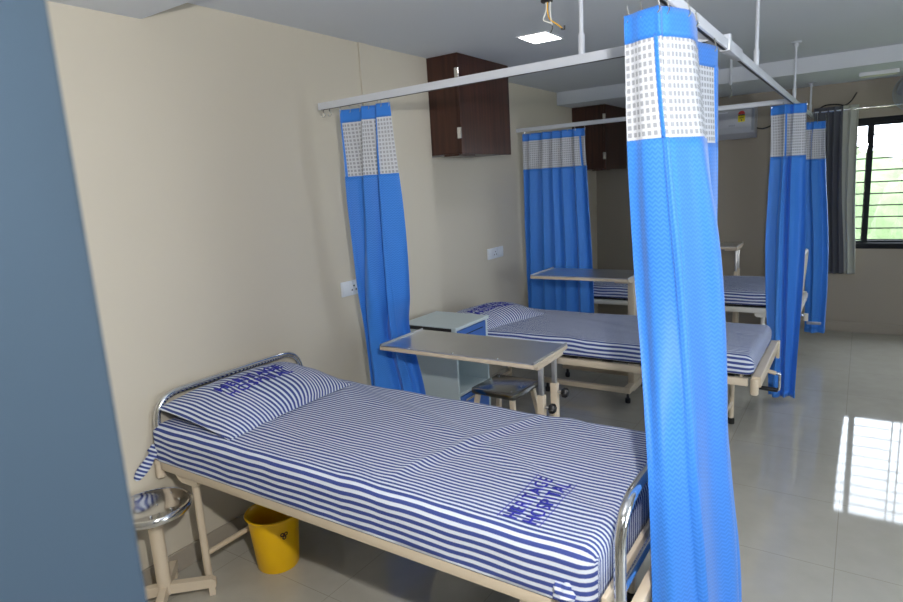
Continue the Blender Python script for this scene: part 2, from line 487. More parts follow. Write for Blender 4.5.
ZB = .535; ZT = .577
def make_bed(name, label, Lx, W, foot, loc, headbow=True, metal='beige', bowm='chrome', kind='tube'):
    t = empty(name, label, 'bed', loc, 0, 'hospital beds')
    BM_ = M[metal]
    for y in (0, W):                                              # side rails
        s = 1 if y == 0 else -1
        link('side_rail', B((.03, min(y, y+s*.03), ZB), (Lx-.03, max(y, y+s*.03), ZT), bev=.004), BM_, t)
    # end beams
    link('end_beam', B((.0, .02, ZB+.005), (.03, W-.02, ZT-.002), bev=.004), BM_, t)
    if foot == 'plate':
        bm = bmesh.new()
        # wide beam with a raised inner lip and an end plate
        prism(bm, [(Lx-.012, ZT-.03), (Lx-.012, ZT+.012), (Lx-.006, ZT+.018), (Lx+.03, ZT+.018), (Lx+.035, ZT+.012), (Lx+.035, ZB+.005), (Lx+.028, ZB)], 1, .005, W-.005)
        link('end_beam', bm, BM_, t)
        link('end_plate', B((Lx+.022, W-.02, ZB-.055), (Lx+.042, W+.004, ZT+.02), bev=.004), BM_, t)
        link('beam_lip', B((Lx-.075, .03, ZT-.015), (Lx-.065, W-.03, ZT+.02), bev=.003), BM_, t)
    else:
        link('end_beam', B((Lx-.0, .0, ZB-.01), (Lx+.03, W, ZT-.012), bev=.004), BM_, t)
        link('beam_lip', B((Lx-.055, .03, ZT-.01), (Lx-.04, W-.03, ZT+.03), bev=.003), BM_, t)
    for x in (.0, Lx):                                            # corner sockets
        for y in (.012, W-.012):
            bm = bmesh.new(); lathe(bm, [(0, ZB-.045), (.017, ZB-.045), (.0215, ZB-.04), (.0215, ZT-.002), (.018, ZT+.002), (0, ZT+.002)], (x+.002, y, 0), 20)
            link('corner_socket', bm, BM_, t)
    # mesh-like deck under the mattress
    bm = bmesh.new()
    for i in range(9):
        x = .12+(Lx-.26)*i/8; box(bm, (x-.03, .03, ZT-.022), (x+.03, W-.03, ZT-.012))
    for y in (.2, W/2, W-.2): box(bm, (.03, y-.012, ZT-.045), (Lx-.04, y+.012, ZT-.022))
    link('deck', bm, M['darkbed'], t, smooth=False)
    for x in (.21, Lx-.23):
        for y in (.042, W-.042):
            s = 1 if x < 1 else -1
            lg = link('leg', T([(x, y, .035), (x, y, ZB+.0)], .0165, 16), BM_, t)
            link('rubber_foot', L([(0, 0), (.021, 0), (.022, .03), (.019, .042), (0, .042)], (x, y, 0), 16), M['rubber'], lg)
            bm = bmesh.new()
            g = [(x-.10, ZB+.004), (x+.06, ZB+.004), (x+.06, ZB-.022), (x+.045, ZB-.036), (x-.055, ZB-.036), (x-.075, ZB-.028), (x-.10, ZB-.0)]
            if s < 0: g = [(2*x-a, b) for a, b in g][::-1]
            prism(bm, g, 1, y-.03 if y < .5 else y-.004, y+.004 if y < .5 else y+.03)
            link('gusset', bm, BM_, t, smooth=False)
        link('crossbar', T([(x, .042, .155), (x, W-.042, .155)], .0125, 14), BM_, t)
    def bow(x, top, r, bars, mm, lean=0):
        P = arc_corner([(x, .02, ZT-.02), (x+lean*.6, .02, top-.001), (x+lean, .02, top), (x+lean, W-.02, top), (x, W-.02, ZT-.02)], .13, 8) if False else \
            arc_corner([(x, .02, ZT-.02), (x+lean, .02, top), (x+lean, W-.02, top), (x, W-.02, ZT-.02)], .13, 8)
        o = link('head_bow' if x < 1 else 'foot_bow', T(P, r, 14), M[mm], t)
        if bars:
            for i in range(bars):
                y = .15+(W-.3)*i/(bars-1)
                link('bow_bar', T([(x+lean*.4, y, ZT+.06), (x+lean*.95, y, top)], .008, 8), M[mm], o)
        link('bow_crossbar', T([(x+lean*.3, .02, ZT+.065), (x+lean*.3, W-.02, ZT+.065)], .011, 10), M[mm], o)
    if headbow: bow(.018, .862, .016, 0, bowm)
    if foot == 'bow': bow(Lx+.0, .875, .016, 0, bowm)
    if foot == 'barbow': bow(Lx-.02, .965, .014, 6, 'offwhite', .03)
    if foot in ('plate', 'barbow'):
        y = W*.50 if foot == 'plate' else W*.2
        z = ZB-.035
        ck = link('crank', T([(Lx-.2, y, z+.03), (Lx+.02, y, z+.01), (Lx+.065, y, z)], .012, 12), M['chrome'] if foot != 'plate' else BM_, t)
        if foot == 'plate':
            link('crank_arm', T(arc_corner([(Lx+.055, y, z), (Lx+.085, y, z), (Lx+.085, y, z-.10), (Lx+.06, y, z-.102)], .012, 4), .0075, 10), M['chrome'], ck)
            link('crank_grip', T([(Lx+.078, y, z-.102), (Lx-.03, y, z-.098)], .013, 14), M['black'], ck)
        else:
            link('crank_arm', B((Lx+.05, y-.012, z-.04), (Lx+.08, y+.012, z+.02), bev=.004), M['offwhite'], ck)
            link('crank_grip', B((Lx+.07, y-.012, z-.065), (Lx+.17, y+.012, z-.045), bev=.004), M['grey_plastic'], ck)
        # folding mechanism and pull rod under the deck
        mc = link('tilt_rod', T([(.75, y, z+.01), (Lx-.2, y, z+.03)], .01, 10), M['darkbed'], t)
        link('tilt_bracket', B((.9, y-.06, z-.06), (1.12, y+.06, z-.005), bev=.005), BM_, t)
    return t

def mattress(loc, Lx, W, z0, z1, label, seed, textx=None, texty=0, knots=(), raise_head=0):
    bm = mattress_bm(Lx, W, z0, z1, seed=seed, raise_head=raise_head)
    heights = [v.co.copy() for v in bm.verts if v.co.z > z1-.03 and abs(v.co.y) < W/2-.06]
    o = link('mattress', bm, M['stripe']); o.location = loc
    tag(o, label, 'mattress', 'striped mattresses on the beds')
    from mathutils import kdtree
    kd = kdtree.KDTree(len(heights))
    for i, h in enumerate(heights): kd.insert((h.x, h.y, 0), i)
    kd.balance()
    def zf(x, y):
        rs = kd.find_n((x, y, 0), 4); w = [1/(d+.002) for _, _, d in rs]
        return sum(heights[i].z*ww for (_, i, _), ww in zip(rs, w))/sum(w)
    if textx is not None: lettering(textx, texty, zf, o)
    for k in knots: knot(o, *k)
    return o

def pillow_z(u, v, h, seed):
    """u,v in -1..1; bulge height"""
    a = max(0, 1-abs(u)**2.6)**.62*max(0, 1-abs(v)**2.6)**.62
    return h*a+.006*noise.noise(Vector((u*2.1+seed, v*2.4, 0)))*min(1, a*3)
def pillow(loc, wx, wy, h, rz, label, seed, tilt=0, lines=False):
    nu, nv = 40, 60; bm = bmesh.new(); top = []; bot = []
    def edge(u, v):
        # corners pulled out, sides slightly drawn in
        k = 1-.05*(1-abs(v)**2)*abs(u)**3; m = 1-.04*(1-abs(u)**2)*abs(v)**3
        x = u*wx/2*k; y = v*wy/2*m
        return x, y
    for i in range(nu+1):
        rt = []; rb = []
        for j in range(nv+1):
            u = -1+2*i/nu; v = -1+2*j/nv; x, y = edge(u, v)
            z = pillow_z(u, v, h, seed)
            w = .0055*math.sin(v*21+3*noise.noise(Vector((u*2, v*2, seed))))*max(0, abs(v)-.25)*(1-abs(v)**6)*min(1, (1-abs(u)**4))*1.3
            rt.append(bm.verts.new((x, y, z*.80+w+.014)))
            if i in (0, nu) or j in (0, nv): rb.append(rt[-1])
            else: rb.append(bm.verts.new((x, y, .014-min(.012, z*.2+.001))))
        top.append(rt); bot.append(rb)
    for i in range(nu):
        for j in range(nv):
            bm.faces.new((top[i][j], top[i+1][j], top[i+1][j+1], top[i][j+1]))
            q = [bot[i][j], bot[i][j+1], bot[i+1][j+1], bot[i+1][j]]
            if len({id(a) for a in q}) == 4 and not all(a in (top[i][j], top[i+1][j], top[i+1][j+1], top[i][j+1]) for a in q):
                bm.faces.new(q)
    uv = bm.loops.layers.uv.new('UVMap')
    for f in bm.faces:
        for l in f.loops:
            p = l.vert.co
            l[uv].uv = (p.x, p.y-p.z*.45*max(-1, min(1, p.y/.12))+.012*noise.noise(Vector((p.x*6, p.y*5, seed)))+.06*p.x*p.y/wy)
    o = link('pillow', bm, M['stripe']); o.location = loc; o.rotation_euler = (0, tilt, rz)
    tag(o, label, 'pillow', 'striped pillows on the beds')
    def zf(x, y):
        u, v = x/(wx/2), y/(wy/2)
        w = .0055*math.sin(v*21+3*noise.noise(Vector((u*2, v*2, seed))))*max(0, abs(v)-.25)*(1-abs(v)**6)*min(1, (1-abs(u)**4))*1.3
        return pillow_z(u, v, h, seed)*.80+w+.016
    lettering(.0, -.03, zf, o, wy=.36, wx=.13, lines=False)
    return o

make_bed('hospital_bed', 'nearest beige steel bed with chrome bows, foot end by the big blue curtain', 2.09, .885, 'bow', (.02, 1.36, 0))
mattress((.008, 1.352+.4375, 0), 2.04, .875, .562, .742, 'mattress in blue striped sheet on the nearest bed', 1, 1.79, -.232,
         knots=[((.015, -.432, .618), 0, 0, (-.012, -.095, -.10)), ((1.96, -.442, .615), 1, 2, (.02, -.01, -.085))], raise_head=.03)
pillow((.262, 1.768, .765), .48, .75, .120, .03, 'striped pillow on the nearest bed, against its chrome head bow', 3, tilt=.135)

make_bed('hospital_bed', 'middle bed with hand crank at its foot, standing behind the metal tray table', 2.13, .83, 'plate', (-.09+.1, 3.495, 0), headbow=False)
mattress((.02, 3.49+.415, 0), 2.115, .83, .592, .705, 'mattress in blue striped sheet on the middle bed', 2, 1.87, -.25)
pillow((.33, 3.86, .708), .46, .66, .10, -.25, 'striped pillow on the middle bed, beside the locker', 8, tilt=.06)

make_bed('hospital_bed', 'farthest bed with white barred foot bow between the two far blue curtains', 2.2, .86, 'barbow', (-.02, 5.39, 0), metal='offwhite', bowm='offwhite')
mattress((.02, 5.39+.43, 0), 2.12, .86, .592, .705, 'mattress in blue striped sheet on the farthest bed', 5)

# ------------------------------------------------------------------ overbed tray tables
def tray_table(label, loc, Lx, Wy, ztop, knobs=True, posts_y=(.115, .265), basel=.72, name='overbed_table', wide=False):
    t = empty(name, label, 'tray table', loc, 0, 'overbed tray tables')
    bm = bmesh.new()
    box(bm, (0, 0, ztop-.026), (Lx, Wy, ztop-.006), bev=.003)
    link('table_edge', bm, M['beige'], t)
    bm = bmesh.new()      # steel sheet with turned up rims
    box(bm, (.004, .004, ztop-.006), (Lx-.004, Wy-.004, ztop-.001))
    box(bm, (.002, .002, ztop-.006), (.008, Wy-.002, ztop+.007)); box(bm, (Lx-.008, .002, ztop-.006), (Lx-.002, Wy-.002, ztop+.007))
    box(bm, (.002, .002, ztop-.006), (Lx-.002, .008, ztop+.001))
    tt = link('table_top', bm, M['steel'], t, smooth=False)
    for x in (Lx*.2, Lx*.5, Lx*.78):
        link('rivet', L([(0, .004), (.004, .003), (.006, 0), (.006, -.003)], (x, .018, ztop-.0005), 10), M['chrome'], tt)
    px = Lx-.022
    link('bracket', B((px-.10, .05, ztop-.045), (px+.02, Wy-.05, ztop-.026), bev=.004), M['beige'], t)
    for y in posts_y:
        link('inner_post', B((px-.011, y-.011, .55), (px+.011, y+.011, ztop-.03), bev=.003), M['steel'], t)
        po = link('post', B((px-.017, y-.017, .05), (px+.017, y+.017, .715 if y > .2 else .70), bev=.003), M['beige'], t)
        if knobs:
            zz = .64 if y < .2 else .67
            link('knob_stem', T([(px+.012, y, zz), (px+.045, y, zz)], .008, 10), M['chrome'], po)
            bm = bmesh.new(); rr = .021; n = 24
            prof = [(0, 0), (.018, 0), (.022, .006), (.022, .022), (.016, .030), (0, .031)]
            lathe(bm, prof, (0, 0, 0), 24)
            for v in bm.verts:
                a = math.atan2(v.co.y, v.co.x); k = 1+.12*math.cos(6*a)
                x_, y_, z_ = v.co.x*k, v.co.y*k, v.co.z
                v.co = Vector((px+.04+z_, y+x_, zz+y_))
            link('knob', bm, M['black'], po)
    if wide: link('post_cover', B((px-.028, posts_y[0]-.03, .05), (px+.020, posts_y[1]+.03, ztop-.026), bev=.004), M['beige'], t)
    link('post_tie', B((px-.015, posts_y[0], .52), (px+.015, posts_y[1], .56), bev=.004), M['beige'], t)
    for y in (.0, Wy-.03):
        link('base_bar', B((px+.03-basel, y, .075), (px+.03, y+.035, .115), bev=.004), M['beige'], t)
    link('base_end', B((px-.02, .02, .075), (px+.03, Wy-.02, .12), bev=.004), M['beige'], t)
    for x in (px+.01, px-basel+.07):
        for y in (.017, Wy-.013):
            c = link('castor', L([(0, .0), (.018, .0), (.02, .01), (.02, .035), (.012, .04), (.008, .08), (0, .08)], (x, y, 0), 14), M['black'], t)
    return t
tray_table('long steel-topped tray table between the nearest bed and the locker', (.475, 2.395, 0), .905, .385, .885)
tray_table('steel-topped tray table standing over the far side of the middle bed', (.395, 4.36, 0), .79, .44, .955, knobs=False, posts_y=(.17, .30), basel=.72, wide=True)
tray_table('small far tray table whose end shows beyond the farthest bed', (.85, 6.42, 0), .74, .38, .955, knobs=False, posts_y=(.1, .22))

# ------------------------------------------------------------------ bedside locker
def locker():
    x0, x1, y0, y1, zt = .085, .495, 3.095, 3.482, .822
    t = empty('bedside_locker', 'pale grey and blue bedside locker against the wall behind the tray table', 'locker', ((x0+x1)/2, (y0+y1)/2, 0))
    def P(name, lo, hi, m, par=t, bev=.003):
        c = t.location
        o = link(name, B(Vector(lo)-c, Vector(hi)-c, bev=bev), M[m], par, smooth=False); return o
    P('side_panel', (x0, y0, .04), (x1, y0+.018, zt-.022), 'lockwhite'); P('side_panel', (x0, y1-.02, .04), (x1+.006, y1, zt-.022), 'lockwhite')
    P('back_panel', (x0, y0+.018, .04), (x0+.012, y1-.018, zt-.022), 'lockwhite')
    P('worktop', (x0-.01, y0-.012, zt-.022), (x1+.012, y1+.01, zt), 'lockwhite')
    P('edge_strip', (x0-.005, y0-.02, zt-.030), (x1-.02, y0-.012, zt-.006), 'black', bev=.003)
    P('shelf', (x0+.012, y0+.018, .36), (x1-.005, y1-.018, .378), 'lockwhite')
    P('shelf', (x0+.012, y0+.018, .655), (x1-.005, y1-.018, .67), 'lockwhite')
    P('bottom_panel', (x0+.012, y0+.018, .05), (x1-.005, y1-.018, .068), 'lockwhite')
    d = P('drawer', (x1-.015, y0+.02, .675), (x1+.003, y1-.02, zt-.03), 'lockblue')
    P('drawer_groove', (x1-.002, y0+.05, .752), (x1+.006, y1-.06, .757), 'frameblack', par=d, bev=0)
    d2 = P('door', (x1-.015, y0+.02, .07), (x1+.003, y1-.02, .355), 'lockblue')
    P('handle', (x1+.003, y0+.06, .32), (x1+.018, y0+.16, .335), 'chrome', par=d2)
    P('plinth', (x0+.02, y0+.02, 0), (x1-.02, y1-.02, .05), 'black', bev=0)
locker()

# ------------------------------------------------------------------ stools
def stool_square():
    t = empty('stool', 'low stool with square dark steel seat under the tray table', 'stool', (.838, 3.09, 0), -.05, 'steel-seated stools')
    s = .148; zt = .505
    bm = bmesh.new(); box(bm, (-s, -s, zt-.04), (s, s, zt), bev=.008, seg=3)
    st = link('seat', bm, M['dark_steel'], t)
    for x in (-.11, .11):
        for y in (-.11, 0, .11):
            if x*y == 0 and y == 0 and x > 0: pass
            link('rivet', L([(0, .003), (.004, .0025), (.006, 0), (.006, -.002)], (x, y, zt), 10), M['chrome'], st)
    for sx in (-1, 1):
        for sy in (-1, 1):
            bm = bmesh.new()
            a = Vector((sx*.118, sy*.118, zt-.038)); b = Vector((sx*.185, sy*.185, .0)); r = .013
            vs = [bm.verts.new(p+Vector((u*r, v*r, 0))) for p in (a, b) for u, v in ((-1, -1), (1, -1), (1, 1), (-1, 1))]
            for i in range(4): bm.faces.new((vs[i], vs[(i+1) % 4], vs[4+(i+1) % 4], vs[4+i]))
            bm.faces.new(vs[:4]); bm.faces.new(vs[4:][::-1])
            link('leg', bm, M['beige'], t, smooth=False)
    for sy in (-1, 1): link('stretcher', B((-.155, sy*.16-.008, .2), (.155, sy*.16+.008, .22)), M['beige'], t)
    for sx in (-1, 1): link('stretcher', B((sx*.16-.008, -.155, .2), (sx*.16+.008, .155, .22)), M['beige'], t)
stool_square()

def stool_round():
    t = empty('stool', 'round chrome-seated stool at the head of the nearest bed', 'stool', (.172, 1.232, 0), 0, 'steel-seated stools')
    z = .465; R = .158
    bm = bmesh.new(); lathe(bm, [(0, z-.03), (R-.02, z-.032), (R-.004, z-.028), (R, z-.018), (R, z-.008), (R-.006, z), (R-.014, z+.001), (R-.02, z-.003), (0, z-.001)], n=56)
    st = link('seat', bm, M['chrome'], t)
    for k in range(8):
        a = 2*PI*k/8+.2; r = .105
        link('rivet', L([(0, .004), (.004, .003), (.007, 0), (.007, -.003)], (r*math.cos(a), r*math.sin(a), z-.002), 10), M['chrome'], st)
    link('rivet', L([(0, .004), (.004, .003), (.007, 0), (.007, -.003)], (.02, .01, z-.0015), 10), M['chrome'], st)
    link('column', T([(0, 0, .05), (0, 0, z-.03)], .0285, 24), M['beige'], t)
    for k, (a, ln) in enumerate(((48, .205), (138, .205), (228, .205), (318, .205))):
        a = math.radians(a); R_ = Matrix.Rotation(a, 4, 'Z')
        bm = bmesh.new()
        prism(bm, [(.0, .055), (.0, .095), (ln-.012, .082), (ln, .070), (ln, .04), (.03, .05)], 1, -.016, .016)
        for v in bm.verts: v.co = R_ @ v.co
        lg = link('leg', bm, M['beige'], t, smooth=False)
        bm = bmesh.new(); box(bm, (ln-.032, -.012, .0), (ln-.006, .012, .045), bev=.002)
        for v in bm.verts: v.co = R_ @ v.co
        link('foot', bm, M['beige'], lg, smooth=False)
stool_round()

# ------------------------------------------------------------------ bucket
def bucket():
    t = empty('bucket', 'yellow plastic waste bucket on the floor under the nearest bed', 'bucket', (.375, 1.672, 0))
    H = .268
    prof = [(0, .004), (.092, .004), (.096, 0), (.101, .008), (.120, H-.05), (.122, H-.03), (.130, H-.012), (.136, H-.004), (.134, H), (.126, H-.001), (.119, H-.012), (.116, H-.05), (.095, .012), (0, .01)]
    prof = [(a*.94, b) for a, b in prof]
    link('body', L(prof, n=56), M['yellow'], t)
    # printed recycling mark
    bm = bmesh.new(); a0 = -.32
    def P(u, v):
        r = .1112+(v)*.08; a = a0+u/.114
        return (r*math.cos(a), r*math.sin(a), .19+v)
    for k in range(3):
        a = 2*PI*k/3+PI/6; n = 8; c = (.010*math.cos(a), .011*math.sin(a))
        for i in range(n):
            b1, b2 = 2*PI*i/n, 2*PI*(i+1)/n
            q = [(c[0]+r*math.cos(b), c[1]+r*math.sin(b)) for b in (b1, b2) for r in (.0045, .0105)]
            bm.faces.new([bm.verts.new(P(*q[j])) for j in (0, 1, 3, 2)])
    link('printed_mark', bm, M['logo'], t, smooth=False)
bucket()

# ------------------------------------------------------------------ wall cabinets
def cabinet(label, x0, x1, y0, y1, z0, z1):
    t = empty('wall_cabinet', label, 'cabinet', (x0, (y0+y1)/2, z0), 0, 'dark wooden wall cabinets')
    c = Vector(t.location)
    def P(name, lo, hi, m, par=t, bev=.002):
        return link(name, B(Vector(lo)-c, Vector(hi)-c, bev=bev), M[m], par, smooth=False)
    P('body', (x0, y0, z0), (x1-.02, y1, z1), 'wood')
    P('door', (x1-.018, y0-.002, z0-.004), (x1, (y0+y1)/2-.001 if False else y1, z1), 'wood')
    for z in (z0+.10, z1-.17):
        P('hinge', (x1-.028, y0-.007, z), (x1+.003, y0+.004, z+.075), 'chrome')
    P('latch', (x0+.22, y0+.005, z0-.014), (x1-.03, y0+.22, z0-.001), 'wood')
cabinet('dark brown wall cabinet hanging near the ceiling behind the near curtain rail', REC, .255, 3.667, 4.385, 1.91, CZ-.001)
cabinet('dark brown wall cabinet in the far corner of the left wall', REC, .255, 6.53, 7.235, 1.775, CL-.001)

# ------------------------------------------------------------------ sockets
def socket(label, x, y0, y1, z0, z1):
    t = empty('switch_socket', label, 'socket', (x, (y0+y1)/2, (z0+z1)/2), 0, 'white wall sockets')
    w = (y1-y0)/2; h = (z1-z0)/2
    pl = link('cover_plate', B((0, -w, -h), (.012, w, h), bev=.003), M['socket'], t)
    for k in range(3):
        yc = -w+w*2*(k+.5)/3
        m = link('module', B((.012, yc-w/3+.006, -h+.014), (.016, yc+w/3-.006, h-.014), bev=.001), M['socket'], pl)
        if k == 0:
            pass
    bm = bmesh.new()
    for yy, zz in ((-.02-w*.1, -.012), (.015-w*.1, -.012), (-.002-w*.1, .012)):
        box(bm, (.0155, yy-.005, zz-.005), (.0172, yy+.005, zz+.005))
    link('socket_holes', bm, M['black'], t, smooth=False)
socket('white wall socket plate half behind the left blue curtain', 0, 2.628, 2.86, 1.075, 1.165)
socket('white wall socket plate above the middle bed beneath the wall cabinet', REC, 4.575, 4.845, 1.040, 1.135)

# ------------------------------------------------------------------ curtain rails (one welded frame)
def rails():
    t = empty('curtain_rail', 'white curtain track frame hung from the ceiling above all beds', 'curtain rail', (2.11, 2.41, 2.14))
    c = Vector(t.location)
    def rail(lo, hi):
        o = link('rail', B(Vector(lo)-c, Vector(hi)-c, bev=.003), M['alu'], t)
        return o
    z0, z1 = 2.137, 2.172
    bm = bmesh.new(); a_, b_ = Vector((.10, 2.497)), Vector((2.105, 2.385)); dd = (b_-a_).normalized(); nn = Vector((-dd.y, dd.x))*.012
    prism(bm, [tuple(p-Vector(c[:2])) for p in (a_-nn, b_-nn, b_+nn, a_+nn)], 2, z0-c.z, z1-c.z)
    rA = link('rail', bm, M['alu'], t, smooth=False); rB = rail((REC, 5.20, z0), (2.10, 5.224, z1)); rL = rail((2.10, 1.52, z0), (2.125, FARY, z1))
    link('track_slot', B(Vector((2.107, 1.53, z0-.0015))-c, Vector((2.117, FARY-.1, z0+.002))-c), M['black'], rL)
    bm = bmesh.new(); prism(bm, [tuple(p-Vector(c[:2])) for p in (a_+dd*.01-nn*.4, b_-dd*.01-nn*.4, b_-dd*.01+nn*.4, a_+dd*.01+nn*.4)], 2, z0-.0015-c.z, z0+.002-c.z)
    link('track_slot', bm, M['black'], rA, smooth=False)
    for lo, hi in (((2.096, 2.62, z0-.003), (2.129, 2.90, z1+.004)), ((2.094, 2.60, z0-.004), (2.131, 2.635, z1+.02))):
        link('joint_sleeve', B(Vector(lo)-c, Vector(hi)-c, bev=.002), M['alu'], t)
    for (x, y) in ((1.625, 2.412), (2.112, 3.40), (2.112, 5.32), (2.112, 6.92)):
        top = CZ if y < 6.1 else CL
        rd = link('ceiling_rod', T([Vector((x, y, z1))-c, Vector((x, y, top))-c], .0085, 14), M['alu'], t)
        link('rod_socket', T([Vector((x, y, z1))-c, Vector((x, y, z1+.075))-c], .0125, 14), M['alu'], rd)
        link('ceiling_flange', L([(0, 0), (.035, 0), (.035, -.006), (.016, -.012), (.014, -.035), (0, -.035)], Vector((x, y, top))-c, 18), M['alu'], rd)
    for x in (.12, .165):       # spare gliders at the wall end
        bm = bmesh.new(); tube(bm, [Vector((x+.01, 2.49, 2.136))-c, Vector((x+.01, 2.49, 2.122))-c], .004, 8)
        tube(bm, [Vector((x+.01+.012*math.sin(a), 2.49, 2.108+.012*math.cos(a)))-c for a in [i*PI/6 for i in range(10)]], .0022, 6)
        link('glider', bm, M['chrome'], t)
rails()

# ------------------------------------------------------------------ curtains
def catmull(P, u):
    n = len(P)-1; x = min(max(u, 0), 1)*n; i = min(int(x), n-1); t = x-i
    p0 = P[max(i-1, 0)]; p1 = P[i]; p2 = P[i+1]; p3 = P[min(i+2, n)]
    return .5*((2*p1)+(p2-p0)*t+(2*p0-5*p1+4*p2-p3)*t*t+(3*p1-p0-3*p2+p3)*t**3)
def curtain(label, rows, nf, amp, netbot, hdr=.065, seams=(), cloth=None, group='blue ward curtains', phase=0, hooks=6, railz=2.137, N=150, drift=1.5, seamw=.018, sharp=.35):
    """rows: (z, [(x, y) ...]) from top to bottom, equal counts"""
    zs = [r[0] for r in rows]; PP = [[Vector((a, b)) for a, b in r[1]] for r in rows]
    ztop, zbot = zs[0], zs[-1]
    def base(u, z):
        k = 0
        while k < len(zs)-2 and z < zs[k+1]: k += 1
        t = (zs[k]-z)/(zs[k]-zs[k+1]); t = min(max(t, 0), 1)
        pts = [catmull(PP[max(k-1, 0)], u), catmull(PP[k], u), catmull(PP[k+1], u), catmull(PP[min(k+2, len(zs)-1)], u)]
        # cubic through rows, monotone-ish
        p1, p2 = pts[1], pts[2]; m1 = (p2-pts[0])*.5 if k > 0 else (p2-p1)*.6; m2 = (pts[3]-p1)*.5 if k+2 < len(zs) else (p2-p1)*.6
        h = t
        return p1*(2*h**3-3*h*h+1)+m1*(h**3-2*h*h+h)+p2*(-2*h**3+3*h*h)+m2*(h**3-h*h)
    def P(u, z, off=0):
        e = .004; a = base(max(0, u-e), z); b = base(min(1, u+e), z); d = (b-a)
        if d.length < 1e-6: d = Vector((1, 0))
        d.normalize(); nrm = Vector((d.y, -d.x))
        t = (ztop-z)/max(.01, ztop-zbot)
        am = (amp if not callable(amp) else amp(t))
        w = 2*PI*nf*u+phase+.9*math.sin(3.1*u*PI+phase)+drift*t+.5*noise.noise(Vector((u*4, t*2.2, phase)))
        s = math.sin(w)+sharp*math.sin(2*w+.6)*.5
        o_ = am*s*(.62+.38*min(1, t*4))+.006*noise.noise(Vector((u*5, z*3, phase+4)))
        p = base(u, z)+nrm*(o_+off)+d*am*.35*math.cos(w*1.0+1.1)
        return Vector((p.x, p.y, z))
    # arc length at the middle for uv
    L0 = sum((P((i+1)/N, (ztop+zbot)/2)-P(i/N, (ztop+zbot)/2)).length for i in range(N))
    zr = zbot+(ztop-zbot)*.75; cum = [0]
    for i in range(N): cum.append(cum[-1]+(P((i+1)/N, zr)-P(i/N, zr)).length)
    L0 = cum[-1]
    def S(u):
        x = min(max(u, 0), 1)*N; i = min(int(x), N-1); return cum[i]+(cum[i+1]-cum[i])*(x-i)
    loc = P(.5, zbot); loc.z = zbot
    t = empty('curtain', label, 'curtain', tuple(loc), 0, group)
    def sheet(name, u0, u1, z0, z1, nz, m, par, off=0, thick=.0025, n=None):
        n = n or max(4, int(N*(u1-u0)))
        bm = bmesh.new(); uv = bm.loops.layers.uv.new('UVMap')
        g = [[(P(u0+(u1-u0)*i/n, z0+(z1-z0)*j/nz, off)-loc, S(u0+(u1-u0)*i/n), z0+(z1-z0)*j/nz) for j in range(nz+1)] for i in range(n+1)]
        V = [[bm.verts.new(c[0]) for c in r] for r in g]
        for i in range(n):
            for j in range(nz):
                f = bm.faces.new((V[i][j], V[i+1][j], V[i+1][j+1], V[i][j+1]))
                for l, (a, b) in zip(f.loops, ((i, j), (i+1, j), (i+1, j+1), (i, j+1))): l[uv].uv = (g[a][b][1], g[a][b][2])
        o = link(name, bm, m, par, ang=80)
        if thick:
            md = o.modifiers.new('thickness', 'SOLIDIFY'); md.thickness = thick; md.offset = 0
        return o
    cl = cloth or M['blue']
    if netbot:
        sheet('header_band', 0, 1, ztop-hdr, ztop, 4, M['seam'], t)
        sheet('net_panel', 0, 1, netbot, ztop-hdr, 18, M['net'], t, thick=0)
        sheet('cloth_panel', 0, 1, zbot, netbot, 60, cl, t)
        for s in seams:
            w = seamw/L0/2
            sheet('seam_strip', max(0, s-w), min(1, s+w), netbot, ztop-hdr*.9, 24, M['seam'], t, thick=.006, n=5)
            sheet('side_hem', max(0, s-w*.55), min(1, s+w*.55), zbot+.01, netbot, 50, cl, t, thick=.006, n=4)
        sheet('bottom_hem', .001, .999, zbot+.0, zbot+.05, 2, cl, t, thick=.006)
    else:
        sheet('cloth_panel', 0, 1, zbot, ztop, 60, cl, t)
    for i in range(hooks):
        u = .03+.94*i/max(1, hooks-1); p = P(u, ztop-.012)-loc
        bm = bmesh.new(); zt = railz-loc.z
        tube(bm, [p+Vector((0, 0, -.006)), p+Vector((.006, 0, .003)), p+Vector((.004, 0, .014)), Vector((p.x, p.y, zt-.006)), Vector((p.x, p.y, zt))], .0022, 6)
        link('hook', bm, M['chrome'], t)
    return t

# left curtain on the first rail, swept aside behind the tray table
curtain('blue curtain hanging against the left wall, caught beside the tray table',
        [(2.118, [(.27, 2.487), (.44, 2.478), (.605, 2.468)]),
         (1.78, [(.27, 2.50), (.44, 2.48), (.61, 2.47)]),
         (1.12, [(.27, 2.50), (.42, 2.51), (.56, 2.55)]),
         (.88, [(.255, 2.53), (.36, 2.58), (.445, 2.70)]),
         (.50, [(.25, 2.54), (.40, 2.62), (.52, 2.72)]),
         (.22, [(.25, 2.54), (.40, 2.62), (.54, 2.72)])], 2.6, .03, 1.775, seams=(.03, .74), phase=.4, hooks=8, drift=4.0)
# curtain at the wall end of the second rail
curtain('blue curtain at the wall end of the second rail, beyond the middle bed',
        [(2.118, [(-.05, 5.22), (.25, 5.21), (.53, 5.22)]),
         (1.8, [(-.05, 5.22), (.25, 5.20), (.55, 5.22)]),
         (.9, [(-.06, 5.22), (.28, 5.18), (.60, 5.22)]),
         (.20, [(-.06, 5.22), (.28, 5.18), (.62, 5.22)])], 6, .028, 1.80, seams=(.9,), phase=1.3, hooks=8)
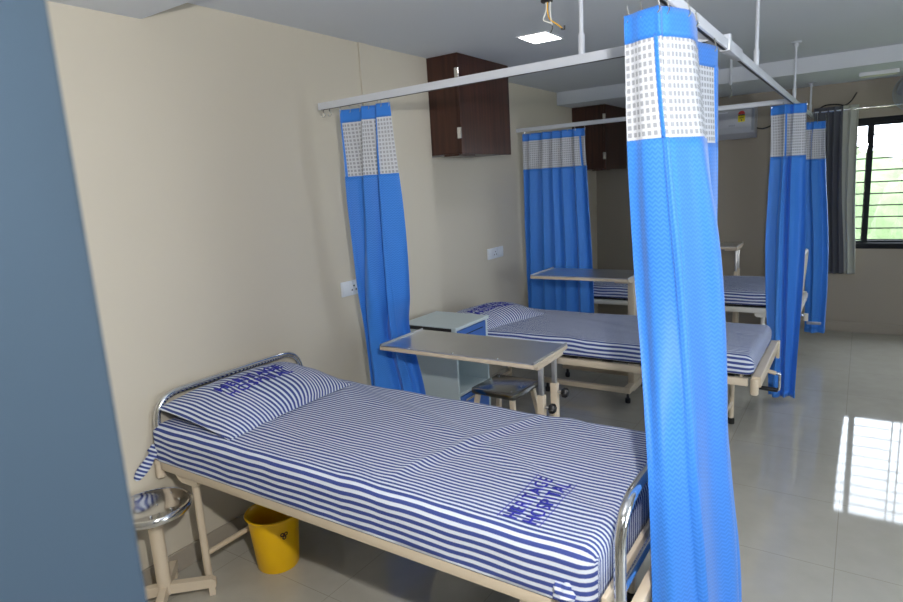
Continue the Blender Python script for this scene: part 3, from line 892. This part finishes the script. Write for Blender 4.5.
# the big near curtain
curtain('large blue curtain nearest the camera, hanging at the foot of the nearest bed',
        [(2.112, [(2.022, 1.715), (2.065, 1.690), (2.115, 1.672), (2.130, 1.70), (2.166, 1.78), (2.155, 1.93), (2.10, 2.16), (2.13, 2.38)]),
         (1.80, [(2.026, 1.72), (2.08, 1.695), (2.137, 1.682), (2.145, 1.72), (2.197, 1.80), (2.185, 1.94), (2.12, 2.16), (2.135, 2.38)]),
         (1.34, [(2.050, 1.72), (2.11, 1.695), (2.180, 1.685), (2.175, 1.745), (2.248, 1.86), (2.23, 1.96), (2.165, 2.14), (2.15, 2.36)]),
         (.90, [(2.135, 1.54), (2.180, 1.555), (2.238, 1.595), (2.226, 1.665), (2.272, 1.84), (2.262, 1.93), (2.22, 2.08), (2.18, 2.34)]),
         (.50, [(2.155, 1.52), (2.210, 1.54), (2.272, 1.605), (2.256, 1.68), (2.303, 1.86), (2.296, 1.95), (2.27, 2.06), (2.20, 2.34)]),
         (.06, [(2.17, 1.52), (2.230, 1.54), (2.298, 1.61), (2.280, 1.69), (2.328, 1.87), (2.318, 1.96), (2.29, 2.06), (2.20, 2.34)])],
        6.3, lambda t: .004+.008*t, 1.79, hdr=.072, seams=(.265, .985), phase=2.2, hooks=8, N=260, seamw=.035, sharp=.15, drift=.8)
# the two far curtains along the long rail
curtain('blue curtain beside the crank of the middle bed, the wider of the two far ones',
        [(2.122, [(1.995, 5.12), (2.06, 5.07), (2.13, 5.10), (2.205, 5.12)]),
         (1.76, [(2.01, 5.12), (2.07, 5.08), (2.13, 5.10), (2.215, 5.12)]),
         (1.08, [(2.01, 5.06), (2.08, 5.02), (2.15, 5.04), (2.245, 5.06)]),
         (.02, [(2.085, 4.93), (2.12, 4.89), (2.17, 4.91), (2.235, 4.93)])], 3, .024, 1.765, seams=(.48,), phase=.2, hooks=4)
curtain('blue curtain at the far end of the long rail, beside the grey drape',
        [(2.06, [(2.095, 6.45), (2.15, 6.38), (2.21, 6.38), (2.27, 6.42)]),
         (1.75, [(2.10, 6.45), (2.15, 6.38), (2.22, 6.38), (2.285, 6.42)]),
         (.93, [(2.13, 6.45), (2.20, 6.38), (2.28, 6.38), (2.345, 6.42)]),
         (.17, [(2.185, 6.45), (2.23, 6.38), (2.29, 6.38), (2.355, 6.42)])], 3, .02, 1.74, seams=(.42,), phase=3.0, hooks=4)
# grey window drape
curtain('dark grey drape gathered at the left side of the window',
        [(2.225, [(2.14, 7.14), (2.30, 7.14), (2.49, 7.14)]), (1.4, [(2.2, 7.14), (2.33, 7.14), (2.51, 7.14)]),
         (.61, [(2.24, 7.14), (2.38, 7.14), (2.555, 7.14)])], 6, .026, None, cloth=M['drape'], group='grey window drapes', phase=.9, hooks=0, sharp=.1)

t = empty('curtain_rod', 'thin chrome curtain rod fixed above the window', 'curtain rod', (2.1, 7.14, 2.185))
link('rod', T([(0, 0, 0), (2.5, 0, 0)], .009, 12), M['chrome'], t)
for x in (.28, 2.4): link('bracket', T([(x, 0, -.02), (x, 0, 0), (x, FARY-7.14, 0)], .006, 8), M['chrome'], t)

# ------------------------------------------------------------------ air conditioner
def ac():
    x0, x1, z0, z1 = .80, 1.62, 2.0, 2.305
    t = empty('air_conditioner', 'white split air conditioner mounted high on the far wall', 'air conditioner', (x0, FARY-.001, z0))
    w = x1-x0; h = z1-z0
    bm = bmesh.new(); prism(bm, [(0, .02), (0, h), (-.17, h), (-.20, h-.03), (-.205, .10), (-.19, .05), (-.11, .0), (-.02, 0)], 0, 0, w)
    link('body', bm, M['acwhite'], t, smooth=False)
    link('front_panel', B((.012, -.212, .11), (w-.03, -.20, h-.025), bev=.004), M['acwhite'], t)
    link('side_cap', B((w-.028, -.208, .07), (w-.004, -.19, h-.02), bev=.003), M['grey_plastic'], t)
    bm = bmesh.new(); prism(bm, [(-.192, .088), (-.197, .082), (-.132, .016), (-.125, .02)], 0, .03, w-.17)
    link('air_flap', bm, M['grey_plastic'], t, smooth=False)
    sx = .70; lab = link('energy_label', B((sx-.033, -.2135, .16), (sx+.033, -.212, .225)), M['sticker_yellow'], t, smooth=False)
    bm = bmesh.new(); n = 16
    pts = [(sx+.033*math.cos(PI*k/n), .235+.033*math.sin(PI*k/n)) for k in range(n+1)]
    prism(bm, pts, 1, -.2145, -.212); link('label_dial', bm, M['sticker_red'], lab, smooth=False)
    bm = bmesh.new(); box(bm, (sx-.030, -.2145, .222), (sx+.030, -.212, .232)); box(bm, (sx-.02, -.2145, .195), (sx+.02, -.212, .203)); box(bm, (sx-.006, -.2145, .168), (sx+.006, -.212, .185))
    link('label_print', bm, M['black'], lab, smooth=False)
    bm = bmesh.new()
    for k in range(4): box(bm, (sx-.12+k*.016, -.2135, .122), (sx-.109+k*.016, -.212, .137), bev=.001)
    link('small_logo', bm, M['grey_plastic'], t, smooth=False)
    link('indicator', B((sx-.28, -.2135, h-.045), (sx-.13, -.212, h-.038)), M['socket'], t, smooth=False)
    c = link('cable', T(smooth_path([(w-.01, -.03, .10), (w+.06, -.02, .085), (w+.16, -.015, .12), (w+.26, -.015, .18), (w+.32, -.012, .28)], 6), .007, 8), M['black'], t)
ac()
o = link('cable', T(smooth_path([(2.12, 7.235, 2.16), (2.2, 7.235, 2.245), (2.31, 7.235, 2.25), (2.38, 7.23, 2.235), (2.43, 7.22, 2.27), (2.47, 7.2, 2.34)], 6), .006, 8), M['black'])
tag(o, 'thin dark cable end curling on the far wall above the grey drape', 'cable')

# ------------------------------------------------------------------ wall fan
def fan():
    c = Vector((2.905, 6.90, 2.265)); R = .165
    t = empty('wall_fan', 'white wall fan above the window at the right edge', 'fan', (c.x, FARY, c.z))
    o = c-Vector(t.location)
    def ring(r, y, th=.003):
        return [o+Vector((r*math.cos(a), y, r*math.sin(a))) for a in [2*PI*k/36 for k in range(36)]]
    bm = bmesh.new()
    for r, y in ((R, 0), (R*.98, -.03), (R*.8, -.055), (R*.55, -.065), (R*.98, .03), (R*.7, .06)): tube(bm, ring(r, y), .0022, 5, closed=True)
    for k in range(64):
        a = 2*PI*k/64; d = Vector((math.cos(a), 0, math.sin(a)))
        tube(bm, [o+d*.03+Vector((0, -.068, 0)), o+d*R*.55+Vector((0, -.065, 0)), o+d*R*.8+Vector((0, -.055, 0)), o+d*R*.98+Vector((0, -.03, 0)), o+d*R, o+d*R*.98+Vector((0, .03, 0)), o+d*R*.7+Vector((0, .06, 0)), o+d*.04+Vector((0, .07, 0))], .0022, 4)
    link('guard', bm, M['grey_plastic'], t)
    bm = bmesh.new()
    for k in range(3):
        a0 = 2*PI*k/3+.4
        q = []
        for i in range(7):
            r = .03+(R*.85-.03)*i/6; wd = .55+.35*math.sin(PI*i/6)
            q.append([bm.verts.new(o+Vector((r*math.cos(a0+s*wd), s*.014, r*math.sin(a0+s*wd)))) for s in (-1, -.33, .33, 1)])
        for i in range(6):
            for j in range(3): bm.faces.new((q[i][j], q[i+1][j], q[i+1][j+1], q[i][j+1]))
    b = link('blades', bm, M['grey_plastic'], t); b.modifiers.new('t', 'SOLIDIFY').thickness = .003
    bm = bmesh.new(); tube(bm, [o+Vector((0, -.075, 0)), o+Vector((0, -.06, 0))], .032, 20); tube(bm, [o+Vector((0, .06, 0)), o+Vector((0, .16, 0))], .045, 20)
    link('motor', bm, M['white'], t)
    link('wall_bracket', T([o+Vector((0, .15, 0)), o+Vector((0, .2, -.02)), Vector((0, -.01, -.02))], .02, 12), M['white'], t)
    link('wall_plate', B((-.05, -.02, -.10), (.05, 0, .06), bev=.008), M['white'], t)
fan()

# ------------------------------------------------------------------ ceiling things
def panel(label, x, y, w=.2, d=.26, lit=True, z=CZ, name='ceiling_light', mat='panel_light', deep=.006):
    t = empty(name, label, 'ceiling light', (x, y, z), 0)
    bm = bmesh.new(); fr = .012
    box(bm, (-w/2-fr, -d/2-fr, -deep), (w/2+fr, -d/2, 0)); box(bm, (-w/2-fr, d/2, -deep), (w/2+fr, d/2+fr, 0))
    box(bm, (-w/2-fr, -d/2, -deep), (-w/2, d/2, 0)); box(bm, (w/2, -d/2, -deep), (w/2+fr, d/2, 0))
    link('frame', bm, M['white'], t, smooth=False)
    link('diffuser', B((-w/2, -d/2, -deep+.002), (w/2, d/2, -.001)), M[mat] if lit else M['tube_off'], t, smooth=False)
    return t
panel('small square lit panel light set in the ceiling', .845, 3.71, .185, .24)
panel('unseen square panel light added in the corridor ceiling to brighten the door jamb', 2.42, -.16, .4, .3, mat='jamb_fill')  # unseen panel, added to light the jamb from the top
panel('unlit pale panel set in the dropped ceiling near the fan', 2.63, 6.70, .26, .15, False, CL, deep=.03)

t = empty('cable', 'loose white, yellow and black wires dangling from the ceiling', 'cable', (1.52, 2.35, CZ))
def wire(pts, m, r=.0028, nm='wire'):
    return link(nm, T(smooth_path([Vector(p)-Vector((1.52, 2.35, CZ)) for p in pts], 5), r, 8), M[m], t)
wire([(1.52, 2.35, CZ), (1.52, 2.35, 2.395)], 'wire_black', .006, 'sheath')
link('connector', B((-.03, -.012, 2.372-CZ), (.012, .012, 2.398-CZ), bev=.003), M['black'], t)
wire([(1.508, 2.35, 2.375), (1.508, 2.35, 2.345), (1.495, 2.35, 2.313), (1.515, 2.35, 2.30), (1.53, 2.35, 2.292)], 'wire_white')
wire([(1.515, 2.35, 2.375), (1.513, 2.35, 2.34), (1.522, 2.35, 2.31), (1.55, 2.35, 2.287), (1.572, 2.35, 2.268)], 'wire_yellow')
wire([(1.525, 2.35, 2.375), (1.524, 2.35, 2.34), (1.528, 2.35, 2.30), (1.532, 2.35, 2.285)], 'wire_white')
wire([(1.532, 2.35, 2.285), (1.53, 2.35, 2.269), (1.516, 2.35, 2.252), (1.51, 2.35, 2.243)], 'wire_black', .0018)
link('wire_end', T([Vector((1.568, 2.35, 2.266))-Vector((1.52, 2.35, CZ)), Vector((1.582, 2.35, 2.262))-Vector((1.52, 2.35, CZ)), Vector((1.583, 2.35, 2.276))-Vector((1.52, 2.35, CZ))], .0035, 8), M['wire_black'], t)

t = empty('ceiling_hook', 'short white drop rod with a hook hanging from the ceiling', 'hook', (1.622, 5.65, CZ))
link('rod', T([(0, 0, 0), (0, 0, -.2)], .011, 12), M['alu'], t)
link('hook', T(smooth_path([(0, 0, -.2), (.004, 0, -.23), (.012, 0, -.255), (.006, 0, -.285), (-.008, 0, -.30), (-.012, 0, -.285)], 5), .003, 8), M['chrome'], t)

# ------------------------------------------------------------------ camera
R_ = [[0.832926915713633, 0.5503797818086278, -0.057574724107561176],
      [0.055539421678392195, -0.18665777984822501, -0.980853835115998],
      [-0.5505888899345902, 0.8137818927688296, -0.18604006364806724]]
cam = bpy.data.cameras.new('camera'); co = bpy.data.objects.new('camera', cam); COL.objects.link(co)
r, d, f = (Vector(v) for v in R_)
mw = Matrix((( r.x, -d.x, -f.x, 2.574), (r.y, -d.y, -f.y, 0), (r.z, -d.z, -f.z, 1.7), (0, 0, 0, 1)))
co.matrix_world = mw
cam.sensor_width = 36; cam.lens = 612.1*36/903; cam.clip_start = .02; cam.clip_end = 200
cam.dof.use_dof = True; cam.dof.focus_distance = 3.0; cam.dof.aperture_fstop = 4.0
SC.camera = co

# ------------------------------------------------------------------ lights
FLASH = 116
def area(name, loc, target, sx, energy, col=(1, 1, 1), shape='DISK'):
    l = bpy.data.lights.new(name, 'AREA'); l.shape = shape; l.size = sx; l.energy = energy; l.color = col
    o = bpy.data.objects.new(name, l); COL.objects.link(o); o.location = loc
    o.rotation_euler = (Vector(target)-Vector(loc)).to_track_quat('-Z', 'Y').to_euler(); return o
l = bpy.data.lights.new('camera_flash', 'SPOT'); l.energy = FLASH; l.shadow_soft_size = .035; l.color = (1, .985, .96)
l.spot_size = math.radians(122); l.spot_blend = .25
o = bpy.data.objects.new('camera_flash', l); COL.objects.link(o); o.location = (2.60, .32, 1.975)
o.rotation_euler = Vector((-.55, .81, -.10)).to_track_quat('-Z', 'Y').to_euler()
def portal(loc, target, sx, sy):
    l = bpy.data.lights.new('window_portal', 'AREA'); l.shape = 'RECTANGLE'; l.size = sx; l.size_y = sy; l.cycles.is_portal = True
    o = bpy.data.objects.new('window_portal', l); COL.objects.link(o); o.location = loc
    o.rotation_euler = (Vector(target)-Vector(loc)).to_track_quat('-Z', 'Z').to_euler()
portal(((WX0+WX1)/2, FARY+.16, (WZ0+WZ1)/2), ((WX0+WX1)/2, 0, (WZ0+WZ1)/2), WX1-WX0, WZ1-WZ0)
portal((RX+.09, (RW0+RW1)/2, 1.475), (0, (RW0+RW1)/2, 1.475), RW1-RW0, 1.25)

W = bpy.data.worlds.new('world'); SC.world = W; W.use_nodes = True
nt = W.node_tree; bg = nt.nodes['Background']
sky = nt.nodes.new('ShaderNodeTexSky'); sky.sky_type = 'HOSEK_WILKIE'; sky.turbidity = 6; sky.ground_albedo = .4
sky.sun_direction = Vector((.5, .3, .8)).normalized()
mx = nt.nodes.new('ShaderNodeMix'); mx.data_type = 'RGBA'; mx.inputs[0].default_value = .8
mx.inputs[7].default_value = (.86, .95, 1.06, 1); nt.links.new(sky.outputs[0], mx.inputs[6])
nt.links.new(mx.outputs[2], bg.inputs[0]); bg.inputs[1].default_value = 10.0

SC.view_settings.view_transform = 'Standard'; SC.view_settings.look = 'None'
SC.view_settings.gamma = 1; SC.view_settings.use_curve_mapping = False; SC.view_settings.exposure = 0.22
